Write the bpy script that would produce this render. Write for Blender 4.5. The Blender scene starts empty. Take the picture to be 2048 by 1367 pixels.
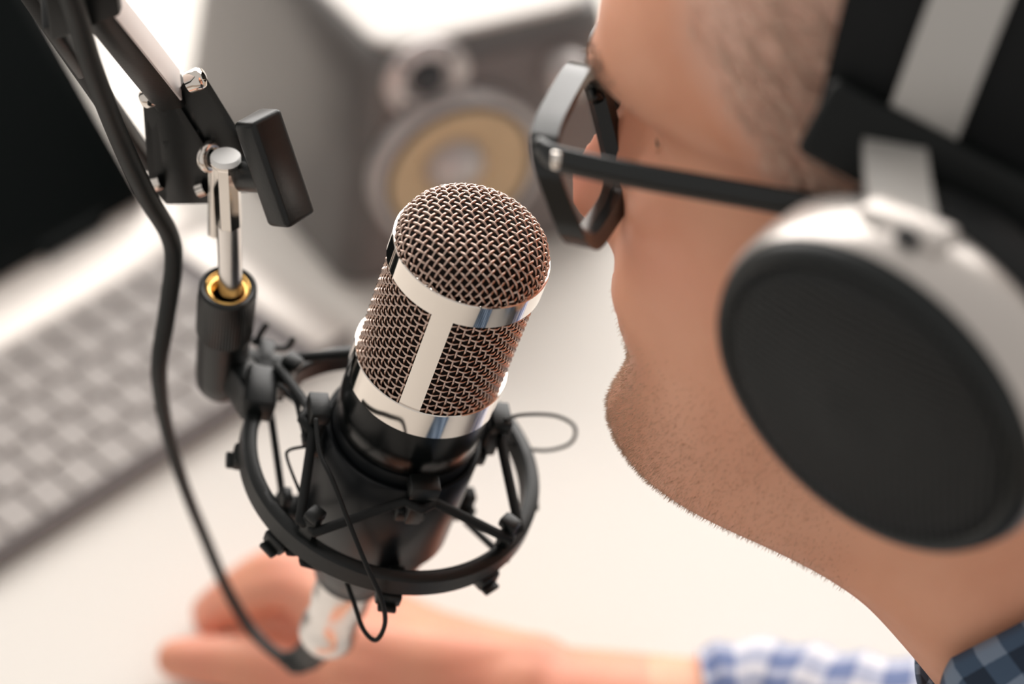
import bpy, bmesh, math, random
import numpy as np
from mathutils import Vector, Matrix, noise as mnoise

random.seed(7); rng = np.random.default_rng(7)
PI = math.pi
# ------------------------------------------------------------------ camera, world, light
S = 1.12                       # working units -> metres
TH = math.radians(42.0); HC = 0.74; LENS = 85.0
FPX = LENS / 36.0 * 2048
scene = bpy.context.scene
cd = bpy.data.cameras.new('camera'); cam = bpy.data.objects.new('camera', cd)
scene.collection.objects.link(cam); scene.camera = cam
cam.location = (0, 0, HC * S); cam.rotation_euler = (PI / 2 - TH, 0, 0)
cd.lens = LENS; cd.sensor_width = 36.0; cd.clip_start = 0.02; cd.clip_end = 60
cd.dof.use_dof = True; cd.dof.focus_distance = 0.688 * S; cd.dof.aperture_fstop = 4.3
scene.view_settings.view_transform = 'Standard'; scene.view_settings.look = 'None'
scene.view_settings.exposure = 0.0; scene.view_settings.gamma = 1.0
scene.view_settings.use_curve_mapping = False
w = bpy.data.worlds.new('world'); scene.world = w; w.use_nodes = True
bg = w.node_tree.nodes['Background']; bg.inputs[0].default_value = (1.0, 0.955, 0.91, 1); bg.inputs[1].default_value = 0.56
WINDOW_STRENGTH = 5.25

R_ = np.array([1., 0, 0]); U_ = np.array([0, math.sin(TH), math.cos(TH)]); F_ = np.array([0, math.cos(TH), -math.sin(TH)])
C_ = np.array([0, 0, HC])
def P(x, y, d): return C_ + d * (F_ + R_ * (x - 1024) / FPX + U_ * (683.5 - y) / FPX)
def D(x, y, z=0.0):
    r = F_ + R_ * (x - 1024) / FPX + U_ * (683.5 - y) / FPX
    return C_ + r * ((z - HC) / r[2])
V = lambda *a: np.array(a, float)
def nrm(v): v = np.asarray(v, float); return v / np.linalg.norm(v)

# ------------------------------------------------------------------ materials
MATS = {}
def mat(name, col, rough=0.5, metal=0.0, noise=None, bump=None, spec=0.5, coat=0.0, sss=0.0, trans=0.0, emit=None):
    m = bpy.data.materials.new(name); m.use_nodes = True
    nt = m.node_tree; b = nt.nodes['Principled BSDF']
    b.inputs['Base Color'].default_value = (*col, 1); b.inputs['Roughness'].default_value = rough
    b.inputs['Metallic'].default_value = metal; b.inputs['Specular IOR Level'].default_value = spec
    b.inputs['Coat Weight'].default_value = coat
    if sss:
        b.inputs['Subsurface Weight'].default_value = sss
        b.inputs['Subsurface Radius'].default_value = (0.010, 0.004, 0.002); b.inputs['Subsurface Scale'].default_value = 0.6
    b.inputs['Transmission Weight'].default_value = trans
    if emit: b.inputs['Emission Color'].default_value = (*emit[0], 1); b.inputs['Emission Strength'].default_value = emit[1]
    tc = nt.nodes.new('ShaderNodeTexCoord')
    if noise:
        sc, amt = noise
        n = nt.nodes.new('ShaderNodeTexNoise'); n.inputs['Scale'].default_value = sc; n.inputs['Detail'].default_value = 4
        nt.links.new(tc.outputs['Object'], n.inputs['Vector'])
        mx = nt.nodes.new('ShaderNodeMix'); mx.data_type = 'RGBA'
        mx.inputs[6].default_value = (*[c * (1 - amt) for c in col], 1); mx.inputs[7].default_value = (*[min(1, c * (1 + amt)) for c in col], 1)
        nt.links.new(n.outputs['Fac'], mx.inputs[0]); nt.links.new(mx.outputs[2], b.inputs['Base Color'])
    if bump:
        sc, st = bump
        n = nt.nodes.new('ShaderNodeTexNoise'); n.inputs['Scale'].default_value = sc; n.inputs['Detail'].default_value = 3
        nt.links.new(tc.outputs['Object'], n.inputs['Vector'])
        bp = nt.nodes.new('ShaderNodeBump'); bp.inputs['Strength'].default_value = st; bp.inputs['Distance'].default_value = 0.001
        nt.links.new(n.outputs['Fac'], bp.inputs['Height']); nt.links.new(bp.outputs['Normal'], b.inputs['Normal'])
    MATS[name] = m
    return m
mat('desk_white', (0.82, 0.775, 0.72), 0.55, noise=(6, 0.015), spec=0.25)
mat('floor_wood', (0.42, 0.33, 0.26), 0.5, noise=(3, 0.2))
mat('wall_paint', (0.82, 0.77, 0.71), 0.8, noise=(4, 0.02))
mat('window_frame', (0.85, 0.82, 0.78), 0.4, noise=(9, 0.02))
mat('window_sky', (0.9, 0.9, 0.9), 0.5, emit=((1.0, 0.965, 0.93), WINDOW_STRENGTH))
mat('chrome', (0.86, 0.80, 0.74), 0.06, 1.0, noise=(40, 0.02))
mat('nickel_wire', (0.64, 0.485, 0.41), 0.22, 1.0, noise=(200, 0.08))
mat('chrome_satin', (0.80, 0.76, 0.73), 0.22, 1.0, noise=(60, 0.03))
mat('cap_sky_white', (0.98, 0.97, 0.95), 0.5, 0.0, noise=(60, 0.02))  # matte white in place of the sky mirrored in the chrome cap
mat('arm_glare', (0.78, 0.71, 0.68), 0.4, noise=(40, 0.03))  # pale colour stands in for window glare on the black arm
mat('brass', (0.90, 0.55, 0.18), 0.15, 1.0, noise=(80, 0.04))
mat('black_plastic', (0.0040, 0.0052, 0.0052), 0.36, noise=(50, 0.2), bump=(900, 0.05), spec=0.40)
mat('black_gloss', (0.003, 0.0042, 0.0042), 0.22, noise=(30, 0.2), spec=0.25)
mat('black_satin', (0.007, 0.0085, 0.0100), 0.34, noise=(30, 0.2), spec=0.32)
mat('black_rubber', (0.006, 0.0085, 0.0085), 0.5, noise=(60, 0.2), spec=0.3)
mat('elastic', (0.0055, 0.0065, 0.0065), 0.6, spec=0.3, noise=(300, 0.3), bump=(2500, 0.3))
mat('inner_mesh', (0.014, 0.010, 0.008), 0.7, noise=(1500, 0.8), spec=0.2)
mat('laptop_silver', (0.72, 0.66, 0.61), 0.35, 0.25, noise=(40, 0.02))
mat('laptop_well', (0.20, 0.178, 0.18), 0.6, noise=(30, 0.05))
mat('laptop_key', (0.40, 0.36, 0.337), 0.5, noise=(50, 0.03))
mat('laptop_edge_shade', (0.16, 0.14, 0.14), 0.5, noise=(30, 0.05))  # dark tone paints the shade on the front edge
mat('screen_black', (0.003, 0.005, 0.005), 0.4, noise=(10, 0.1), spec=0.08)
mat('bezel_black', (0.004, 0.006, 0.006), 0.5, noise=(20, 0.1), spec=0.12)
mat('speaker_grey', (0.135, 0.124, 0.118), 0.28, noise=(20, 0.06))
mat('speaker_glare', (0.70, 0.655, 0.615), 0.35, noise=(20, 0.02))  # off-white stands in for the bright reflection on the grey cabinet top
mat('speaker_front', (0.165, 0.140, 0.132), 0.5, noise=(20, 0.06))
mat('cone_gold', (0.58, 0.42, 0.25), 0.5, 0.0, noise=(60, 0.15), bump=(600, 0.3))
mat('driver_silver', (0.50, 0.46, 0.445), 0.4, 0.6, noise=(30, 0.05))
mat('driver_dark', (0.03, 0.032, 0.035), 0.5, noise=(30, 0.1))
mat('eye_white', (0.8, 0.76, 0.72), 0.1, noise=(60, 0.02))
mat('eye_iris', (0.09, 0.06, 0.035), 0.1, noise=(300, 0.4))
mat('nail', (0.70, 0.45, 0.37), 0.25, noise=(80, 0.05))
mat('hair_grey', (0.90, 0.62, 0.49), 0.6, noise=(90, 0.22), spec=0.25)
mat('brow_hair', (0.28, 0.19, 0.135), 0.55, noise=(90, 0.4))
mat('stubble_hair', (0.60, 0.38, 0.25), 0.5, noise=(400, 0.6))
mat('frame_black', (0.005, 0.007, 0.007), 0.20, noise=(40, 0.2), spec=0.5)
mat('phone_silver', (0.60, 0.555, 0.52), 0.30, 0.55, noise=(30, 0.03))
mat('slider_grey', (0.52, 0.50, 0.475), 0.38, 0.35, noise=(30, 0.03))
mat('phone_black', (0.005, 0.0065, 0.0065), 0.5, noise=(30, 0.2), bump=(700, 0.2), spec=0.25)
mat('pad_black', (0.005, 0.006, 0.0065), 0.6, noise=(120, 0.3), bump=(900, 0.4), spec=0.25)
mat('grille_black', (0.009, 0.0115, 0.0118), 0.42, noise=(60, 0.2), spec=0.35)
mat('grille_wire', (0.020, 0.022, 0.023), 0.32, noise=(60, 0.2), spec=0.6)
mat('shirt_button', (0.75, 0.74, 0.72), 0.3, noise=(60, 0.05))
m = mat('lens_glass', (1, 1, 1), 0.02)
nt = m.node_tree; nt.nodes.clear()
o_ = nt.nodes.new('ShaderNodeOutputMaterial'); tr = nt.nodes.new('ShaderNodeBsdfTransparent'); gl = nt.nodes.new('ShaderNodeBsdfGlossy')
tr.inputs[0].default_value = (0.93, 0.92, 0.91, 1); gl.inputs['Roughness'].default_value = 0.02
mx = nt.nodes.new('ShaderNodeMixShader')
mx.inputs[0].default_value = 0.07; nt.links.new(tr.outputs[0], mx.inputs[1]); nt.links.new(gl.outputs[0], mx.inputs[2]); nt.links.new(mx.outputs[0], o_.inputs[0])

def skin_material():
    m = mat('skin', (0.56, 0.325, 0.225), 0.46, sss=0.16, spec=0.4)
    nt = m.node_tree; b = nt.nodes['Principled BSDF']; tc = nt.nodes.new('ShaderNodeTexCoord')
    n1 = nt.nodes.new('ShaderNodeTexNoise'); n1.inputs['Scale'].default_value = 22; n1.inputs['Detail'].default_value = 5
    n2 = nt.nodes.new('ShaderNodeTexNoise'); n2.inputs['Scale'].default_value = 260; n2.inputs['Detail'].default_value = 3
    nt.links.new(tc.outputs['Object'], n1.inputs['Vector']); nt.links.new(tc.outputs['Object'], n2.inputs['Vector'])
    cr = nt.nodes.new('ShaderNodeValToRGB'); e = cr.color_ramp.elements
    e[0].position = 0.32; e[0].color = (0.74, 0.335, 0.205, 1); e[1].position = 0.68; e[1].color = (0.86, 0.44, 0.285, 1)
    nt.links.new(n1.outputs['Fac'], cr.inputs[0])
    at = nt.nodes.new('ShaderNodeAttribute'); at.attribute_name = 'flush'
    mx = nt.nodes.new('ShaderNodeMix'); mx.data_type = 'RGBA'; mx.inputs[7].default_value = (0.80, 0.29, 0.20, 1)
    nt.links.new(at.outputs['Fac'], mx.inputs[0]); nt.links.new(cr.outputs[0], mx.inputs[6])
    at2 = nt.nodes.new('ShaderNodeAttribute'); at2.attribute_name = 'beard'
    mx2 = nt.nodes.new('ShaderNodeMix'); mx2.data_type = 'RGBA'; mx2.inputs[7].default_value = (0.60, 0.34, 0.24, 1)
    nt.links.new(at2.outputs['Fac'], mx2.inputs[0]); nt.links.new(mx.outputs[2], mx2.inputs[6])
    at3 = nt.nodes.new('ShaderNodeAttribute'); at3.attribute_name = 'scalp'
    mx3 = nt.nodes.new('ShaderNodeMix'); mx3.data_type = 'RGBA'; mx3.inputs[7].default_value = (0.82, 0.54, 0.43, 1)
    nt.links.new(at3.outputs['Fac'], mx3.inputs[0]); nt.links.new(mx2.outputs[2], mx3.inputs[6])
    nt.links.new(mx3.outputs[2], b.inputs['Base Color'])
    bp = nt.nodes.new('ShaderNodeBump'); bp.inputs['Strength'].default_value = 0.25; bp.inputs['Distance'].default_value = 0.0006
    nt.links.new(n2.outputs['Fac'], bp.inputs['Height']); nt.links.new(bp.outputs['Normal'], b.inputs['Normal'])
skin_material()

def gingham(name, pitch, light, mid, dark, rough=0.8):
    m = mat(name, light, rough); nt = m.node_tree; b = nt.nodes['Principled BSDF']
    uv = nt.nodes.new('ShaderNodeUVMap'); sp = nt.nodes.new('ShaderNodeSeparateXYZ'); nt.links.new(uv.outputs[0], sp.inputs[0])
    ss = []
    for ax in (0, 1):
        d = nt.nodes.new('ShaderNodeMath'); d.operation = 'DIVIDE'; d.inputs[1].default_value = pitch; nt.links.new(sp.outputs[ax], d.inputs[0])
        fr = nt.nodes.new('ShaderNodeMath'); fr.operation = 'FRACT'; nt.links.new(d.outputs[0], fr.inputs[0])
        g = nt.nodes.new('ShaderNodeMath'); g.operation = 'GREATER_THAN'; g.inputs[1].default_value = 0.5; nt.links.new(fr.outputs[0], g.inputs[0])
        ss.append(g)
    ad = nt.nodes.new('ShaderNodeMath'); ad.operation = 'ADD'; nt.links.new(ss[0].outputs[0], ad.inputs[0]); nt.links.new(ss[1].outputs[0], ad.inputs[1])
    hv = nt.nodes.new('ShaderNodeMath'); hv.operation = 'MULTIPLY'; hv.inputs[1].default_value = 0.5; nt.links.new(ad.outputs[0], hv.inputs[0])
    cr = nt.nodes.new('ShaderNodeValToRGB'); cr.color_ramp.interpolation = 'CONSTANT'
    cr.color_ramp.elements[0].color = (*light, 1); cr.color_ramp.elements[1].position = 0.75; cr.color_ramp.elements[1].color = (*dark, 1)
    e = cr.color_ramp.elements.new(0.25); e.color = (*mid, 1)
    nt.links.new(hv.outputs[0], cr.inputs[0]); nt.links.new(cr.outputs[0], b.inputs['Base Color'])
    return m
gingham('shirt_lit', 0.0235, (0.68, 0.66, 0.69), (0.38, 0.40, 0.51), (0.12, 0.16, 0.31))  # lit copy of the shirt fabric: bright light put into paler colours
gingham('shirt_navy', 0.0165, (0.20, 0.26, 0.35), (0.055, 0.095, 0.160), (0.012, 0.026, 0.052))

# ------------------------------------------------------------------ geometry helpers
def link(o): scene.collection.objects.link(o); return o
def empty(name, loc, label=None, cat=None, group=None):
    o = bpy.data.objects.new(name, None); o.empty_display_size = 0.02; o.location = Vector(loc) * S; link(o)
    if label: o['label'] = label; o['category'] = cat
    if group: o['group'] = group
    o['_o'] = 0; del o['_o']
    return o
def obj(name, vf, m, parent=None, smooth=True, uv=None, kind=None, label=None, origin=None, auto=None):
    v, f = vf
    v = np.asarray(v, float) * S
    if parent is not None:
        pl = V(*parent.location); q = parent.parent
        while q is not None: pl = pl + V(*q.location); q = q.parent
    else: pl = V(0, 0, 0)
    base = v.mean(0) if origin is None else np.asarray(origin, float) * S
    me = bpy.data.meshes.new(name); me.from_pydata((v - base).tolist(), [], [list(map(int, x)) for x in f]); me.update()
    if uv is not None:
        ul = me.uv_layers.new(name='UVMap'); li = np.empty(len(me.loops), np.int32); me.loops.foreach_get('vertex_index', li)
        ul.data.foreach_set('uv', np.asarray(uv, np.float32)[li].ravel())
    if smooth: me.polygons.foreach_set('use_smooth', [True] * len(me.polygons))
    me.materials.append(MATS[m])
    if auto is not None: me.set_sharp_from_angle(angle=math.radians(auto))
    o = bpy.data.objects.new(name, me); o.location = base - pl; link(o); o.parent = parent
    if kind: o['kind'] = kind
    if label: o['label'] = label
    return o
def join(*parts):
    vs, fs, n = [], [], 0
    for v, f in parts:
        v = np.asarray(v, float); vs.append(v); fs += [[i + n for i in q] for q in f]; n += len(v)
    return np.concatenate(vs), fs
class Fr:                                   # local frame
    def __init__(s, o, x, y, z): s.o = np.asarray(o, float); s.m = np.stack([x, y, z], 1)
    def __call__(s, v): return s.o + np.asarray(v, float) @ s.m.T
    def vf(s, vf): return s(vf[0]), vf[1]
def frame_z(o, z, xh=(1, 0, 0)):
    z = nrm(z); x = np.asarray(xh, float); x = nrm(x - z * (x @ z)); return Fr(o, x, np.cross(z, x), z)
def lathe(prof, n=48, closed=False, a0=0, a1=2 * PI):
    full = abs(a1 - a0 - 2 * PI) < 1e-6
    k = n if full else n + 1
    v, f = [], []
    for r, z in prof:
        for i in range(k):
            a = a0 + (a1 - a0) * i / n; v.append((r * math.cos(a), r * math.sin(a), z))
    m_ = len(prof); rows = m_ if closed else m_ - 1
    for j in range(rows):
        for i in range(n):
            a, b = j * k + i, j * k + (i + 1) % k; j2 = (j + 1) % m_
            f.append((a, b, j2 * k + (i + 1) % k, j2 * k + i))
    return np.array(v), f
def rbox(sx, sy, sz, bev=0.001, seg=2, taper=None, pre=None):
    bm = bmesh.new(); bmesh.ops.create_cube(bm, size=1.0)
    for q in bm.verts:
        q.co.x *= sx; q.co.y *= sy; q.co.z *= sz
        if taper and q.co.z > 0: q.co.x *= taper; q.co.y *= taper
    if pre: pre(bm)
    if bev: bmesh.ops.bevel(bm, geom=list(bm.edges), offset=bev, segments=seg, profile=0.5, affect='EDGES')
    bm.verts.index_update(); v = np.array([q.co[:] for q in bm.verts]); f = [[q.index for q in p.verts] for p in bm.faces]; bm.free()
    return v, f
def poly_prism(pts, h0, h1, bev=0.0, seg=2):        # xy outline extruded in z
    bm = bmesh.new(); a = [bm.verts.new((x, y, h0)) for x, y in pts]; fb = bm.faces.new(a)
    r = bmesh.ops.extrude_face_region(bm, geom=[fb]); 
    for q in r['geom']:
        if isinstance(q, bmesh.types.BMVert): q.co.z = h1
    bmesh.ops.recalc_face_normals(bm, faces=bm.faces)
    if bev: bmesh.ops.bevel(bm, geom=list(bm.edges), offset=bev, segments=seg, profile=0.5, affect='EDGES', clamp_overlap=True)
    bm.verts.index_update(); v = np.array([q.co[:] for q in bm.verts]); f = [[q.index for q in p.verts] for p in bm.faces]; bm.free()
    return v, f
def spline(pts, n=8, closed=False):
    p = [np.asarray(q, float) for q in pts]; out = []; m_ = len(p)
    rng_ = range(m_ if closed else m_ - 1)
    for i in rng_:
        if closed: a, b, c, d = p[(i - 1) % m_], p[i], p[(i + 1) % m_], p[(i + 2) % m_]
        else: a, b, c, d = p[max(i - 1, 0)], p[i], p[i + 1], p[min(i + 2, m_ - 1)]
        for t in np.arange(n) / n:
            out.append(0.5 * (2 * b + (c - a) * t + (2 * a - 5 * b + 4 * c - d) * t * t + (3 * b - a - 3 * c + d) * t ** 3))
    if not closed: out.append(p[-1])
    return np.array(out)
def tube(pts, r, n=8, closed=False, caps=True, uvs=False, round_caps=False, squash=None, up=None):
    p = np.asarray(pts, float); k = len(p)
    r = np.full(k, r, float) if np.isscalar(r) else np.asarray(r, float)
    if round_caps:
        t0 = nrm(p[0] - p[1]); t1 = nrm(p[-1] - p[-2]); pp, rr = [], []
        for a in (0.02, .25, .5, .75): pp.append(p[0] + t0 * r[0] * math.cos(a * PI / 2)); rr.append(r[0] * math.sin(a * PI / 2))
        pe, re = [], []
        for a in (.75, .5, .25, 0.02): pe.append(p[-1] + t1 * r[-1] * math.cos(a * PI / 2)); re.append(r[-1] * math.sin(a * PI / 2))
        p = np.concatenate([pp, p, pe]); r = np.concatenate([rr, r, re]); k = len(p)
    if closed: t = np.roll(p, -1, 0) - np.roll(p, 1, 0)
    else: t = np.gradient(p, axis=0)
    t /= np.linalg.norm(t, axis=1)[:, None] + 1e-12
    ref = V(0, 0, 1) if up is None else np.asarray(up, float)
    if abs(t[0] @ ref) > 0.95: ref = V(1, 0, 0)
    x = nrm(ref - t[0] * (ref @ t[0])); X = []
    for i in range(k):
        x = x - t[i] * (x @ t[i]); x = x / np.linalg.norm(x); X.append(x.copy())
    X = np.array(X); Y = np.cross(t, X)
    a = np.arange(n) / n * 2 * PI
    s1, s2 = squash if squash else (1, 1)
    v = (p[:, None] + r[:, None, None] * (s1 * np.cos(a)[None, :, None] * X[:, None] + s2 * np.sin(a)[None, :, None] * Y[:, None])).reshape(-1, 3)
    f = []
    for j in range(k if closed else k - 1):
        j2 = (j + 1) % k
        for i in range(n): f.append((j * n + i, j * n + (i + 1) % n, j2 * n + (i + 1) % n, j2 * n + i))
    if caps and not closed: f.append(list(range(n))[::-1]); f.append([(k - 1) * n + i for i in range(n)])
    return v, f
def tubes_fast(paths, r, n=6):
    return join(*[tube(p, r, n) for p in paths])
def cyl(a, b, r, n=32, bev=0.0004, r2=None):
    a, b = np.asarray(a, float), np.asarray(b, float); L = np.linalg.norm(b - a); r2 = r if r2 is None else r2
    pr = [(1e-5, 0), (r - bev, 0), (r, bev), (r2, L - bev), (r2 - bev, L), (1e-5, L)]
    return frame_z(a, b - a).vf(lathe(pr, n))
def grid_loft(rows, closed_u=True):
    k = len(rows[0]); v = np.concatenate(rows); f = []
    for j in range(len(rows) - 1):
        for i in range(k if closed_u else k - 1):
            f.append((j * k + i, j * k + (i + 1) % k, (j + 1) * k + (i + 1) % k, (j + 1) * k + i))
    return v, f

# ------------------------------------------------------------------ setting
ZF = -0.64
def slab(x0, x1, y0, y1, z0, z1, bev=0.002):
    v, f = rbox(x1 - x0, y1 - y0, z1 - z0, bev); return v + V((x0 + x1) / 2, (y0 + y1) / 2, (z0 + z1) / 2), f
fl = obj('floor', slab(-3, 3, -2, 2.6, ZF - 0.05, ZF, 0), 'floor_wood', smooth=False, kind='structure')
fl['label'] = 'brown wooden floor beneath the white desk'; fl['category'] = 'floor'
WY = 2.5
wb = empty('wall_back', (0, WY, ZF)); wb['kind'] = 'structure'
wx0, wx1, wz0, wz1 = -2.0, 2.2, 0.25, 2.75
for (a, b_, c, d) in ((-3, wx0, ZF, 3.0), (wx1, 3, ZF, 3.0), (wx0, wx1, ZF, wz0), (wx0, wx1, wz1, 3.0)):
    obj('wall_panel', slab(a, b_, WY, WY + 0.1, c, d, 0), 'wall_paint', wb, smooth=False)
wn = empty('window_1', (0, WY, wz0)); wn['kind'] = 'structure'
obj('pane', slab(wx0, wx1, WY + 0.04, WY + 0.05, wz0, wz1, 0), 'window_sky', wn, smooth=False)
for x in (wx0, (wx0 + wx1) / 2 - 0.03, wx1 - 0.06): obj('window_frame', slab(x, x + 0.06, WY, WY + 0.035, wz0, wz1), 'window_frame', wn, smooth=False)
for z in (wz0, wz1 - 0.06): obj('window_frame', slab(wx0 + 0.06, wx1 - 0.06, WY, WY + 0.035, z, z + 0.06), 'window_frame', wn, smooth=False)

# desk
DX0, DX1, DY0, DY1 = -1.05, 0.215, 0.12, 1.45
dk = empty('desk', (-0.4, 0.8, ZF), 'white desk under the microphone, laptop and loudspeaker', 'desk')
obj('tabletop', slab(DX0, DX1, DY0, DY1, -0.028, 0), 'desk_white', dk)
for x in (DX0 + 0.06, DX1 - 0.06):
    for y in (DY0 + 0.06, DY1 - 0.06): obj('leg', slab(x - 0.025, x + 0.025, y - 0.025, y + 0.025, ZF, -0.028), 'chrome_satin', dk)

# ------------------------------------------------------------------ microphone
MC = V(-0.01119017, 0.52461368, 0.30293521); MZ = nrm((0.27248702, -0.07227762, 0.95944086))
MF = frame_z(MC, MZ)
mic = empty('microphone', MF((0, 0, -0.15)), 'chrome and black studio microphone with woven wire grille', 'microphone')
RG = 0.0219
# dome profile (superellipse) by arc length
HD = 0.0108
tt = np.linspace(0, PI / 2, 400)
pr_r = RG * np.sin(tt) ** (2 / 3.0); pr_h = HD * np.cos(tt) ** (2 / 2.1)
ds = np.concatenate([[0], np.cumsum(np.hypot(np.diff(pr_r), np.diff(pr_h)))]); SMAX = ds[-1]
tr_ = np.gradient(pr_r, ds + np.arange(400) * 1e-12); th_ = np.gradient(pr_h, ds + np.arange(400) * 1e-12)
nl = np.hypot(tr_, th_) + 1e-12; tr_ /= nl; th_ /= nl
def dome(u, v, off):
    s = np.hypot(u, v); ca, sa = np.where(s > 1e-9, u / np.maximum(s, 1e-9), 1), np.where(s > 1e-9, v / np.maximum(s, 1e-9), 0)
    r = np.interp(s, ds, pr_r); h = np.interp(s, ds, pr_h)
    nr = -np.interp(s, ds, th_); nh = np.interp(s, ds, tr_)
    r = r + nr * off; h = h + nh * off
    return np.stack([r * ca, r * sa, h], -1)
PW = 0.00222; RW = 0.00036; AMP = 0.00034
paths = []
ROT = math.radians(-38)
nw = int(SMAX / PW)
for fam in (0, 1):
    for j in range(-nw, nw + 1):
        c0 = j * PW
        if abs(c0) >= SMAX * 0.985: continue
        um = math.sqrt(SMAX ** 2 - c0 ** 2); q = np.arange(-um, um, PW / 6)
        if len(q) < 4: continue
        off = AMP * np.cos(PI * (q / PW + j + fam))
        a, b_ = (q, np.full_like(q, c0)) if fam == 0 else (np.full_like(q, c0), q)
        x = a * math.cos(ROT) - b_ * math.sin(ROT); y = a * math.sin(ROT) + b_ * math.cos(ROT)
        paths.append(dome(x, y, off))
obj('dome_grille', MF.vf(tubes_fast(paths, RW)), 'nickel_wire', mic, kind='stuff', label='domed top of woven nickel wire')
# side grille
Z0, Z1 = -0.0465, -0.0070; paths = []
NV = 62; NRW = int((Z1 - Z0) / PW)
zz0 = (Z0 + Z1) / 2 - NRW * PW / 2
z = np.arange(Z0, Z1, PW / 6)
for i in range(NV):
    a = 2 * PI * i / NV; r = RG - 0.0002 + AMP * np.cos(PI * ((z - zz0) / PW + i))
    paths.append(np.stack([r * math.cos(a), r * math.sin(a), z], -1))
vf1 = tubes_fast(paths, RW)
a = np.arange(NV * 6) / (NV * 6) * 2 * PI; rings = []
for j in range(NRW + 1):
    r = RG - 0.0002 - AMP * np.cos(PI * (a / (2 * PI) * NV + j))
    rings.append(tube(np.stack([r * np.cos(a), r * np.sin(a), np.full_like(a, zz0 + j * PW)], -1), RW, 6, closed=True))
obj('side_grille', MF.vf(join(vf1, *rings)), 'nickel_wire', mic, kind='stuff', label='cylindrical side of woven nickel wire')
pr = [(1e-5, HD - 0.0016)] + [(x * 0.93, y - 0.0016) for x, y in zip(pr_r[20::40], pr_h[20::40])] + [(RG - 0.0017, -0.002), (RG - 0.0017, -0.05)]
obj('inner_basket', MF.vf(lathe(pr, 64)), 'inner_mesh', mic, label='dark fine mesh lining behind the wire')
def band(name, z0, z1, r, th=0.0007, m_='chrome', bev=0.00025, label=None):
    ri = r - th
    p_ = [(ri, z0), (r - bev, z0), (r, z0 + bev), (r, z1 - bev), (r - bev, z1), (ri, z1)]
    return obj(name, MF.vf(lathe(p_, 96, closed=True)), m_, mic, auto=25, label=label)
band('top_band', -0.0079, 0.0004, 0.0231, label='polished chrome band below the dome')
band('lower_band', -0.0559, -0.0457, 0.0234, 0.002, label='polished chrome band below the grille')
for a0 in (-106, 74):
    hw = 0.0031 / RG; a0 = math.radians(a0); vs, fs = [], []
    for r in (RG + 0.0009, RG - 0.0012):
        for zz in (-0.0462, -0.0075):
            for i in range(9):
                a = a0 - hw + 2 * hw * i / 8; vs.append((r * math.cos(a), r * math.sin(a), zz))
    for i in range(8): fs += [(i, i + 1, 10 + i, 9 + i), (18 + i, 27 + i, 28 + i, 19 + i), (i, 18 + i, 19 + i, i + 1), (9 + i, 10 + i, 28 + i, 27 + i)]
    fs += [(0, 9, 27, 18), (8, 26, 35, 17)]
    obj('grille_strip', MF.vf((np.array(vs), fs)), 'chrome', mic, auto=40, label='polished chrome strip over the grille')
obj('neck_ring', MF.vf(lathe([(0.0212, -0.0555), (0.0226, -0.0557), (0.0227, -0.066), (0.0226, -0.0742), (0.0218, -0.0752), (0.0206, -0.0755)], 96)), 'black_gloss', mic, auto=45, label='glossy black collar below the grille')
obj('body', MF.vf(lathe([(0.0205, -0.0752), (0.0222, -0.0756), (0.0224, -0.0775), (0.0224, -0.124), (0.0212, -0.130), (0.0172, -0.1395), (0.0150, -0.145), (0.0128, -0.1485), (0.0123, -0.152), (1e-5, -0.152)], 96)), 'black_satin', mic, auto=50, label='black tapered body')

# ------------------------------------------------------------------ shock mount
sm = empty('shock_mount', MF((0, 0, -0.13)), 'black elastic shock mount ring holding the microphone', 'shock mount')
def pol(r, a, z): a = math.radians(a); return V(r * math.cos(a), r * math.sin(a), z)
ZR = -0.0945; RR = 0.0448
obj('ring', MF.vf(lathe([(RR - 0.0022, ZR + 0.0005), (RR - 0.0012, ZR + 0.0012), (RR + 0.0012, ZR + 0.0012), (RR + 0.0024, ZR + 0.0004), (RR + 0.0026, ZR - 0.0055), (RR + 0.0018, ZR - 0.0066), (RR - 0.0016, ZR - 0.0066), (RR - 0.0024, ZR - 0.0058)], 128, closed=True)), 'black_plastic', sm, auto=35, label='outer ring')
cr_ = [(0.0230, -0.0800), (0.0242, -0.0797), (0.0246, -0.0803), (0.0246, -0.1195), (0.0242, -0.120), (0.0230, -0.120)]
obj('cradle', MF.vf(lathe(cr_, 96, closed=True)), 'black_satin', sm, auto=40, label='sleeve gripping the microphone body')
HOOK = [10, 100, 190, 280]; POST = [-35, 55, 145, 235]
def local_frame(r, a, z):
    ar = math.radians(a); x = V(math.cos(ar), math.sin(ar), 0); y = V(-math.sin(ar), math.cos(ar), 0)
    return Fr(pol(r, a, z), x, y, V(0, 0, 1))
for a in HOOK:
    lf = local_frame(0.0285, a, -0.0720)
    h = join(lf.vf((rbox(0.0062, 0.0090, 0.0052, 0.0006)[0], rbox(0.0062, 0.0090, 0.0052, 0.0006)[1])),
             lf.vf((rbox(0.0052, 0.0050, 0.014, 0.0008)[0] + V(-0.0004, 0, -0.0085), rbox(0.0052, 0.0050, 0.014, 0.0008)[1])),
             lf.vf((rbox(0.0040, 0.0092, 0.0050, 0.0008)[0] + V(-0.0028, 0, -0.0155), rbox(0.0040, 0.0092, 0.0050, 0.0008)[1])))
    obj('upper_hook', MF.vf(h), 'black_plastic', sm, auto=40)
    lf = local_frame(0.0275, a + 3, -0.1185)
    h = join(lf.vf(rbox(0.0064, 0.0078, 0.0045, 0.0008)), lf.vf((rbox(0.0034, 0.0050, 0.010, 0.0006)[0] + V(0.0026, 0, 0.003), rbox(0.0034, 0.0050, 0.010, 0.0006)[1])))
    obj('lower_hook', MF.vf(h), 'black_plastic', sm, auto=40)
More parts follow.
